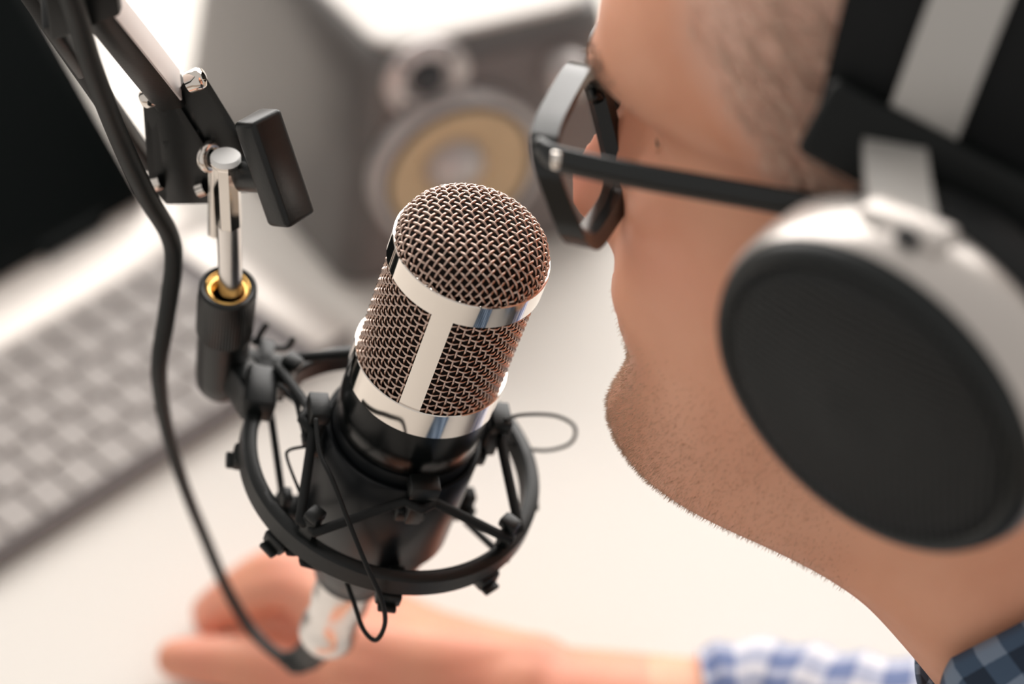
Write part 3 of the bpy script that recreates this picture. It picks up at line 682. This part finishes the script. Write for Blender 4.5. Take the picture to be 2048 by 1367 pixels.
# right arm and hand (lies on the desk)
WR = D(1040, 1405, .026); EL = V(.262, .528, .034); SHR = V(.300, .590, .085)
limb([SHR, V(.305, .56, .06), EL], [.046, .045, .036])
limb([EL, EL * .5 + WR * .5 + V(0, 0, .004), WR], [.036, .031, .0245], squash=(.80, 1.0))
KN = [D(640, 1348, .030), D(600, 1292, .034), D(612, 1240, .032), D(640, 1190, .026)]      # index..pinky knuckles towards the far side
def hd(x, y, z): return D(x, y, z)
# back of the hand: metacarpals
for kx, ky, kz_, r0, r1 in ((705, 1335, .030, .0165, .0115), (690, 1285, .033, .0165, .0118), (695, 1235, .030, .0150, .0112), (715, 1195, .025, .0140, .0100)):
    limb([WR + V(.004, (ky < 1300) * .006, .002), hd((kx + 1000) / 2, (ky + 1375) / 2, kz_ - .001), hd(kx, ky, kz_)], [.021, r0, r1])
limb([WR, hd(900, 1345, .022), hd(760, 1290, .022)], [.023, .022, .016])
# thumb: near side, stretched along the desk
limb([hd(930, 1400, .020), hd(760, 1385, .018), hd(600, 1345, .016), hd(470, 1325, .014), hd(352, 1316, .0115)], [.016, .0150, .0125, .0112, .0080])
limb([hd(760, 1310, .018), hd(620, 1280, .015), hd(530, 1262, .012)], [.018, .0145, .0110])
# fingers: arched, tips on the desk
limb([hd(705, 1300, .032), hd(600, 1180, .040), hd(505, 1190, .030), hd(420, 1240, .010)], [.0115, .0100, .0092, .0070])
limb([hd(690, 1260, .033), hd(585, 1150, .040), hd(500, 1170, .029), hd(415, 1222, .009)], [.0116, .0102, .0094, .0070])
limb([hd(695, 1225, .030), hd(600, 1135, .036), hd(520, 1150, .027), hd(445, 1195, .009)], [.0110, .0098, .0090, .0068])
limb([hd(715, 1195, .025), hd(635, 1130, .029), hd(570, 1140, .022), hd(510, 1170, .008)], [.0098, .0086, .0078, .0060])
# left forearm lies on the desk nearer the camera, below the frame
SHL = V(.265, .285, .085); ELL = V(.245, .215, .045); WRL = V(-.008, .386, .028)
limb([SHL, (SHL + ELL) / 2, ELL], [.047, .044, .038])
limb([ELL, (ELL + WRL) / 2, WRL], [.036, .032, .0245], squash=(.85, 1.0))
HL = WRL + V(-.066, .036, -.004)
limb([WRL, WRL * .4 + HL * .6, HL], [.0245, .024, .021], squash=(.62, 1.35))
for i_ in range(4):
    o_f = V(-.005, .0, 0) + V(.006, .016, 0) * (i_ - 1.5); limb([HL + o_f, HL + o_f + V(-.028, .010, .002), HL + o_f + V(-.048, .017, -.004), HL + o_f + V(-.062, .022, -.013)], [.0100, .0088, .0080, .0062])
limb([WRL + V(-.02, .022, 0), WRL + V(-.045, .048, -.002), WRL + V(-.072, .058, -.010)], [.013, .0105, .0080])
body = obj('body', join(*parts), 'skin', pe)
rm = body.modifiers.new('remesh', 'REMESH'); rm.mode = 'VOXEL'; rm.voxel_size = 0.0021
cs = body.modifiers.new('smooth', 'SMOOTH'); cs.factor = 0.5; cs.iterations = 4
dg = bpy.context.evaluated_depsgraph_get(); dg.update()
me = bpy.data.meshes.new_from_object(body.evaluated_get(dg)); old = body.data
body.modifiers.clear(); body.data = me; me.name = 'body'; bpy.data.meshes.remove(old)
me.polygons.foreach_set('use_smooth', [True] * len(me.polygons))
co = np.empty(len(me.vertices) * 3); me.vertices.foreach_get('co', co); co = co.reshape(-1, 3)
wo = (co + V(*body.location) + V(*pe.location)) / S
hc = to_head(wo)
def gv(x, y, z, s): return np.exp(-(((hc - V(x, y, z)) / s) ** 2).sum(1))
flush = 0.85 * gv(.113, 0, -.006, V(.018, .016, .018)) + .35 * (gv(.075, .05, -.005, V(.03, .03, .02)) + gv(.075, -.05, -.005, V(.03, .03, .02)))
flush += .8 * np.clip((np.exp(-((hc[:, 0] - .104) / .012) ** 2 - (hc[:, 1] / .022) ** 2 - ((hc[:, 2] + .0425) / .0075) ** 2)), 0, 1)
hand_m = (wo[:, 2] < .09) & (wo[:, 0] < .05) & (wo[:, 1] > .45); flush[hand_m] += .35 + .25 * np.sin(wo[hand_m, 0] * 90) ** 2
HLZ = [-.10, -.06, -.03, -.01, .02, .045, .07, .095, .12, .14]; HLX = [-.075, -.070, -.060, .010, .030, .050, .072, .082, .080, .075]
def beard_w(h):
    x, y, z = h[:, 0], h[:, 1], h[:, 2]
    zt = np.interp(x, [.0, .04, .075, .10, .12], [-.030, -.044, -.044, -.031, -.028])
    lim = np.clip((zt - z) / .035 + .15, 0, 1) * np.clip((z + .126) / .010, 0, 1) * np.clip((x + .005) / .02, 0, 1)
    lips = np.exp(-(y / .024) ** 4 - ((z + .0425) / .009) ** 4)
    return lim * (1 - np.clip(lips * 1.5, 0, 1))
beard = beard_w(hc)
hlv = np.interp(hc[:, 2], HLZ, HLX)
scalp = np.clip((hlv - hc[:, 0]) / .02 + .2, 0, 1) * np.clip((hc[:, 2] + .10) / .02, 0, 1) * (wo[:, 2] > .15)
for nm, arr in (('flush', flush), ('beard', beard * .30), ('scalp', scalp * .8)):
    at = me.attributes.new(nm, 'FLOAT', 'POINT'); at.data.foreach_set('value', np.clip(arr, 0, 1).astype(np.float32))
# strands on the skin
nv = np.empty(len(me.polygons) * 3); me.polygons.foreach_get('normal', nv); nv = nv.reshape(-1, 3)
pc = np.empty(len(me.polygons) * 3); me.polygons.foreach_get('center', pc); pc = pc.reshape(-1, 3)
pcw = (pc + V(*body.location) + V(*pe.location)) / S; ph_ = to_head(pcw)
def strands(name, weight, count, length, r, lean, m_, jitter=.35, spread=0.0015, label=None):
    pw = weight / weight.sum(); ii = rng.choice(len(pw), count, p=pw)
    base = pcw[ii] + rng.normal(0, spread, (count, 3)) * 0 + np.cross(nv[ii], rng.normal(0, 1, (count, 3))) * spread * .6
    d = nv[ii] * lean[0] + lean[1](ph_[ii]) + rng.normal(0, jitter, (count, 3)) * .6
    d /= np.linalg.norm(d, axis=1)[:, None]
    L = length * rng.uniform(.6, 1.15, count)[:, None]
    sd = np.cross(d, rng.normal(0, 1, (count, 3))); sd /= np.linalg.norm(sd, axis=1)[:, None]; s2 = np.cross(d, sd)
    base = base - nv[ii] * 0.0006
    mid = base + d * L * .55; d2 = d - nv[ii] * .35; d2 /= np.linalg.norm(d2, axis=1)[:, None]; tip = mid + d2 * L * .45
    vs = []
    for k in range(3):
        o_ = sd * math.cos(k * 2 * PI / 3) + s2 * math.sin(k * 2 * PI / 3); vs += [base + o_ * r, mid + o_ * r * .8]
    vs.append(tip); vs = np.stack(vs, 1).reshape(-1, 3); b7 = np.arange(count) * 7
    f = []
    for k in range(3):
        a, c_ = 2 * k, 2 * ((k + 1) % 3)
        f += np.stack([b7 + a, b7 + c_, b7 + c_ + 1, b7 + a + 1], 1).tolist(); f += np.stack([b7 + a + 1, b7 + c_ + 1, b7 + 6], 1).tolist()
    return obj(name, (vs, f), m_, pe, kind='stuff', label=label)
x, y, z = ph_[:, 0], ph_[:, 1], ph_[:, 2]
inhead = z > -.125
hl = np.interp(z, [-.10, -.06, -.03, -.01, .02, .045, .07, .095, .12, .14], [-.075, -.070, -.060, .010, .030, .050, .072, .082, .080, .075])
wh = np.clip((hl - x) / .012, 0, 1) * inhead * np.clip((z + .115) / .02, 0, 1) * (wo_ok := (pcw[:, 2] > .15))
strands('hair', wh, 34000, .0115, .00019, (.40, lambda h: (HM @ np.stack([np.full(len(h), -.75), .0 * h[:, 0], np.where(h[:, 2] > .1, 0, -.45)])).T), 'hair_grey', label='short greying brown hair')
wbd = beard_w(ph_) * inhead * (.22 + 1.3 * np.exp(-((x - .085) / .04) ** 2 - (y / .035) ** 2 - ((z + .085) / .03) ** 2))
strands('stubble', wbd, 18000, .0022, .00006, (.9, lambda h: (HM @ np.stack([np.full(len(h), .25), .0 * h[:, 0], np.full(len(h), -.55)])).T), 'stubble_hair', jitter=.4, label='short light brown stubble')
web = np.exp(-((np.abs(y) - .033) / .016) ** 4 - ((z - .049 - .06 * (.02 - np.abs(np.abs(y) - .03))) / .0042) ** 4) * (x > .05)
strands('eyebrows', web, 700, .005, .00012, (.35, lambda h: (HM @ np.stack([np.full(len(h), -.3), np.sign(h[:, 1]) * .8, .1 + 0 * h[:, 0]])).T), 'brow_hair')
for s in (1, -1):
    c = V(.0712, s * .0280, .0262); rr = .0116
    pr = [(rr * math.sin(t), rr * math.cos(t)) for t in np.linspace(0.001, PI - .001, 16)]
    ef = Fr(c, V(0, 0, 1), V(0, 1, 0), nrm(V(1, s * .10, -.12)))
    ev = obj('eye', HF.vf(ef.vf(lathe(pr, 24))), 'eye_white', pe)
    obj('iris', HF.vf(ef.vf(lathe([(1e-5, rr + .0007), (.003, rr + .0005), (.0056, rr - .0009), (.0058, rr - .0022)], 24))), 'eye_iris', ev)
    for (e0, e1) in ((10, 88), (-24, -88)):
        rows_l = []
        for el in np.linspace(e0, e1, 9):
            az = np.radians(np.linspace(-108, 108, 31)); cc_ = np.clip(np.cos(az * 90 / 52), 0, 1) ** .7; bow = np.radians(el * cc_ - np.sign(el) * 9 * (1 - cc_)) if abs(el) < 40 else np.radians(el) + 0 * az
            r_ = rr + .0019
            rows_l.append(c + np.stack([r_ * np.cos(bow) * np.cos(az), r_ * np.cos(bow) * np.sin(az), r_ * np.sin(bow)], -1))
        obj('eyelid', HF.vf(grid_loft(rows_l, closed_u=False)), 'skin', ev)
# shirt: torso shell, collar, sleeves
def shell(rows_, off, name, m_, v_scale=1.0, thick=0.0016, parent=pe, label=None):
    rr_ = []
    for r in rows_:
        c = r.mean(0); d = r - c; L = np.linalg.norm(d, axis=1)[:, None]; rr_.append(c + d * (1 + off / L))
    inn = []
    for r in rr_[::-1]:
        c = r.mean(0); d = r - c; L = np.linalg.norm(d, axis=1)[:, None]; inn.append(c + d * (1 - thick / L))
    rows2 = rr_ + inn; k = len(rr_[0])
    rows2 = [np.concatenate([r, r[:1]]) for r in rows2]
    v, f = grid_loft(rows2, closed_u=False)
    # close the two rims
    uv = []; acc = 0
    for j, r in enumerate(rows2):
        if j: acc += np.linalg.norm(rows2[j].mean(0) - rows2[j - 1].mean(0)) if j != len(rr_) else 0
        per = np.concatenate([[0], np.cumsum(np.linalg.norm(np.diff(rows2[min(len(rr_) // 2, 3)], axis=0), axis=1))])
        uv += [(p_ * S, acc * S * v_scale) for p_ in per]
    n2 = len(rows2); kk = k + 1
    f += [((n2 - 1) * kk + i, (n2 - 1) * kk + i + 1, i + 1, i) for i in range(k)]
    return obj(name, (v, f), m_, parent, uv=np.array(uv), label=label)
shirt = empty('shirt', (0, 0, 0)); shirt.location = (0, 0, 0); shirt.parent = pe; shirt.location = (0, 0, 0)
nrow_neck = len(wrows) - 3
tors = [wrows[-8], wrows[-4], last, last * .6 + trs[0] * .4, last * .3 + trs[0] * .7, trs[0]]
for a, b_ in zip(trs[:-1], trs[1:]): tors += [a * (1 - t) + b_ * t for t in np.arange(1, 7) / 6]
shell(tors, .007, 'shirt_body', 'shirt_navy', parent=shirt, label='navy checked shirt body')
# collar: stand and fold round the neck
neck_all = np.array(wrows + [last * (1 - t) + trs[0] * t for t in (.25, .5, .75, 1)])
ia = np.minimum(np.arange(NU), NU - np.arange(NU)); rbase = len(wrows)
r0 = rbase + np.interp(ia, [0, 12, 24, 36, 48, 60, 72], [-4, -8, -13, -24, -36, -42, -45])
def neck_pt(dr, off):
    rr_ = np.clip(r0 + dr, 0, len(neck_all) - 1.001); a = rr_.astype(int); t = (rr_ - a)[:, None]; ii = np.arange(NU)
    p_ = neck_all[a, ii] * (1 - t) + neck_all[a + 1, ii] * t; c = neck_all[a].mean(1) * (1 - t) + neck_all[a + 1].mean(1) * t
    d = p_ - c; return c + d * (1 + off / np.linalg.norm(d, axis=1)[:, None])
COL = [neck_pt(26, .004), neck_pt(10, .003), neck_pt(2, .0035), neck_pt(-1, .0055), neck_pt(0, .0080), neck_pt(6, .0105), neck_pt(14, .0130), neck_pt(21, .0160)]
cc_rows = COL + [np.array(r) * 1.0 for r in [neck_pt(21, .0145), neck_pt(14, .0115), neck_pt(6, .0090), neck_pt(0, .0066), neck_pt(2, .0048), neck_pt(10, .0043), neck_pt(26, .0052)]]
cc_rows = [np.concatenate([r, r[:1]]) for r in cc_rows]
v, f = grid_loft(cc_rows, closed_u=False); uv = []
acc = 0
for j, r in enumerate(cc_rows):
    if j and j != len(COL): acc += np.linalg.norm(r[40] - cc_rows[j - 1][40])
    per = np.concatenate([[0], np.cumsum(np.linalg.norm(np.diff(cc_rows[5], axis=0), axis=1))]); uv += [(p_ * S, acc * S) for p_ in per]
obj('collar', (v, f), 'shirt_navy', shirt, uv=np.array(uv), label='navy checked shirt collar')
def sleeve(pts, r, m_, label, squash=None, uo=0.0):
    q_ = spline(pts, 10); rr = np.interp(np.linspace(0, len(pts) - 1, len(q_)), np.arange(len(pts)), r)
    rr = rr + .0012 * np.sin(np.arange(len(q_)) * 1.3) * (np.arange(len(q_)) > 3)
    n = 40; v, f = tube(q_, rr, n, caps=False, squash=squash); vi, fi = tube(q_, rr - .0016, n, caps=False, squash=squash)
    k = len(q_); f = f + [tuple(i + len(v) for i in reversed(x_)) for x_ in fi]
    f += [((k - 1) * n + i, (k - 1) * n + (i + 1) % n, len(v) + (k - 1) * n + (i + 1) % n, len(v) + (k - 1) * n + i) for i in range(n)]
    seg = np.concatenate([[0], np.cumsum(np.linalg.norm(np.diff(q_, axis=0), axis=1))])
    uv = [(2 * PI * rr.mean() * min(i, n - i) / n * 1.0 * S + uo, seg[j] * S) for j in range(k) for i in range(n)]
    obj('sleeve', (np.concatenate([v, vi]), f), m_, shirt, uv=np.array(uv + uv), label=label)
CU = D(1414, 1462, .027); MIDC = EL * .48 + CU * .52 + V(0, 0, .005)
sleeve([SHR + V(-.02, -.075, .012), SHR + V(0, -.01, .004), V(.300, .560, .07), EL + V(.004, 0, .004), MIDC + (EL - CU) * .10, MIDC], [.066, .060, .050, .041, .0355, .0345], 'shirt_navy', 'navy checked sleeve')
sleeve([MIDC + (EL - CU) * .06, MIDC * .6 + CU * .4, CU + V(.02, 0, .002), CU], [.0375, .0362, .0330, .0305], 'shirt_lit', 'rolled-up cuff showing pale blue and white check', uo=.0095)
sleeve([SHL + V(-.01, .075, .012), SHL, (SHL + ELL) / 2, ELL, ELL * .5 + WRL * .5, WRL * 1.05 - ELL * .05], [.066, .060, .052, .043, .038, .0315], 'shirt_navy', 'navy checked sleeve')

# ------------------------------------------------------------------ glasses
gs = empty('glasses', HF((.108, 0, .03)), 'black framed glasses worn by the man', 'glasses')
def lens_ring(s, hw, hh, n=64):
    a = np.arange(n) / n * 2 * PI; e = 2 / 4.2
    y_ = np.sign(np.cos(a)) * np.abs(np.cos(a)) ** e * hw; z_ = np.sign(np.sin(a)) * np.abs(np.sin(a)) ** e * hh
    y_ = y_ * (1 + .10 * (z_ / hh)) + 0 ; z_ = z_ - .05 * y_ * (z_ / hh)
    return s * (y_ + .0370), z_ + .0155
GX = .1125
def gpt(y_, z_, dx_=0): return np.stack([GX - .3 * (np.abs(y_) ** 2) + .40 * (z_ - .034) + dx_, y_, z_], -1)
rim_parts = []
for s in (1, -1):
    yo, zo = lens_ring(s, .0325, .0215); yi, zi = lens_ring(s, .0285, .0178)
    ring = [gpt(yo, zo, .0042), gpt(yi, zi, .0036), gpt(yi, zi, -.0030), gpt(yo, zo, -.0042)]
    k = 64; v = np.concatenate(ring); f = []
    for j in range(4):
        j2 = (j + 1) % 4
        for i in range(k): f.append((j * k + i, j * k + (i + 1) % k, j2 * k + (i + 1) % k, j2 * k + i))
    rm_ = obj('rim', HF.vf((v, f)), 'frame_black', gs, auto=45)
    v = np.concatenate([gpt(yi, zi, .0008), gpt(yi, zi, -.0006)]); f = [list(range(k)), list(range(k, 2 * k))[::-1]]
    obj('lens', HF.vf((v, f)), 'lens_glass', gs, smooth=False, label='clear lens')
    hy = .0700; tp_ = [V(GX - .002, s * .0690, .0310), V(GX - .010, s * .0738, .0315), V(.075, s * .0775, .0330), V(.030, s * .0800, .0350), V(-.004, s * .0800, .0345), V(-.020, s * .079, .022), V(-.030, s * .077, .000)]
    obj('temple', HF.vf(tube(spline(tp_, 8), .0043, 12, squash=(1.0, .50), up=V(0, 0, 1), round_caps=True)), 'frame_black', gs, auto=60, label='black temple arm')
    obj('hinge', HF.vf(cyl(V(GX - .0085, s * .0745, .0290), V(GX - .0085, s * .0745, .0345), .0019, 16)), 'chrome', gs)
obj('bridge', HF.vf(tube(spline([gpt(V(.009), V(.024))[0], gpt(V(.004), V(.027))[0] + V(.001, 0, 0), gpt(V(-.004), V(.027))[0] + V(.001, 0, 0), gpt(V(-.009), V(.024))[0]], 6), .0024, 12)), 'frame_black', gs)

# ------------------------------------------------------------------ headphones
hp = empty('headphones', HF((0, 0, .15)), 'silver and black over-ear headphones worn by the man', 'headphones')
CNW = nrm(V(-.675, -.765, -.09)); CNL = CNW @ HM; CBL = to_head(P(1738, 798, .545)) - CNL * .0285
for s in (1, -1):
    cn = nrm(V(CNL[0], s * CNL[1], CNL[2])); cu = V(-.06, 0, 1.0); cu = nrm(cu - cn * (cu @ cn)); cf = np.cross(cu, cn) * s
    CX = Fr(V(CBL[0], s * CBL[1], CBL[2]), cf, cu, cn)
    a = np.arange(72) / 72 * 2 * PI
    def oval(rx, rz, zt, e=2.0): return np.stack([rx * np.cos(a), rz * np.sin(a), np.full(72, zt)], -1)
    def cup(name, spec, m_, caps=False, label=None, parent=hp, auto=45):
        rows_ = [oval(*q_) for q_ in spec]; v, f = grid_loft(rows_)
        if caps: f.append([(len(rows_) - 1) * 72 + i for i in range(72)])
        return obj(name, HF.vf(CX.vf((v, f))), m_, parent, auto=auto, label=label)
    cup('ear_pad', [(.026, .026, -.016), (.038, .038, -.018), (.044, .044, -.012), (.0455, .0455, -.002), (.044, .044, .006), (.030, .030, .006)], 'pad_black', label='black ear pad')
    cup('cup_housing', [(.040, .040, .004), (.048, .048, .0045), (.0520, .0520, .009), (.0525, .0525, .016), (.0522, .0522, .025), (.0512, .0512, .0275), (.0505, .0505, .0272)], 'phone_silver', label='silver earcup ring')
    gr_ = cup('cup_grille', [(.0508, .0508, .0240), (.0506, .0506, .0292), (.0492, .0492, .0318), (.0466, .0466, .0326), (.0445, .0445, .0312), (.038, .038, .0328), (.026, .026, .0345), (.013, .013, .0356), (.0005, .0005, .0360)], 'grille_black', caps=True, label='black perforated earcup grille')
    # grille wires
    paths = []
    for fam in (0, 1):
        for j in range(-18, 19):
            c0 = j * .0025; lim = (1 - (c0 / (.0445)) ** 2)
            if lim <= .02: continue
            L = math.sqrt(lim) * (.0445); q_ = np.linspace(-L, L, 16)
            xx, yy = (np.full(16, c0), q_) if fam == 0 else (q_, np.full(16, c0))
            rho = np.hypot(xx / .0445, yy / .0445); paths.append(np.stack([xx, yy, np.interp(rho, [0, .3, .6, .85, 1], [.0363, .0357, .0346, .0331, .0316])], -1))
    obj('grille_wires', HF.vf(CX.vf(tubes_fast(paths, .00055, 4))), 'grille_wire', hp, kind='stuff')
    # yoke, slider, block, band
    yk = CX.vf((lambda vf: (vf[0] + V(0, .0515, .0130), vf[1]))(rbox(.026, .0055, .011, .0025, 3)))
    obj('yoke', HF.vf(yk), 'phone_silver', hp, auto=50, label='silver slider mount on the earcup')
    p0 = CX((0, .0515, .0145)); p1 = V(.005, s * .099, .070); p2 = V(-.010, s * .092, .116); p3 = V(-.020, s * .062, .154); p4 = V(-.026, 0, .172)
    def strip(pts, wd, th, name, m_, label=None, k=8):
        q_ = spline(pts, k); v, f = tube(q_, 1.0, 4, caps=True)
        t = np.gradient(q_, axis=0); t /= np.linalg.norm(t, axis=1)[:, None]; x_ = V(1, 0, 0); out = []
        for i in range(len(q_)):
            xx = nrm(x_ - t[i] * (x_ @ t[i])); nn = np.cross(t[i], xx)
            for (u_, w2) in ((1, 1), (-1, 1), (-1, -1), (1, -1)): out.append(q_[i] + xx * wd / 2 * u_ + nn * th / 2 * w2)
        return obj(name, HF.vf((np.array(out), f)), m_, hp, auto=35, label=label)
    strip([p0, p0 * .5 + p1 * .5 + V(0, s * .002, 0), p1], .0170, .0030, 'slider', 'slider_grey', 'grey metal slider')
    bc = V(-.013, s * .0995, .0600); bz = nrm(p2 - p1); bx_ = nrm(V(1, 0, 0.12) - bz * (V(1, 0, 0.12) @ bz)); by_ = np.cross(bz, bx_)
    obj('slider_block', HF.vf(Fr(bc, bx_, by_, bz).vf(rbox(.084, .016, .0235, .003, 3))), 'phone_black', hp, auto=50, label='black slider housing')
    if s == 1:
        bandp = [V(-.001, .1000, .066), p2 + V(0, .0045, 0), p3 + V(0, .003, .003), p4 + V(0, 0, .004)]
        bandp = bandp + [V(q_[0], -q_[1], q_[2]) for q_ in bandp[::-1][1:]]
        strip(bandp, .0200, .0022, 'headband_strip', 'slider_grey', 'grey metal headband strip', 12)
        padp = [V(-.006, .0925, .066), p2 + V(0, -.003, -.003), p3 + V(0, -.004, -.004), p4 + V(0, 0, -.005)]
        padp = padp + [V(q_[0], -q_[1], q_[2]) for q_ in padp[::-1][1:]]
        strip(padp, .0660, .0085, 'headband_pad', 'pad_black', 'wide black headband pad', 12)
    obj('slider_screw', HF.vf(Fr(CX((.004, .0535, .0195)), CX.m[:, 0], CX.m[:, 1], CX.m[:, 2]).vf(lathe([(1e-5, .0012), (.0030, .0010), (.0035, -.001)], 20))), 'driver_dark', hp)
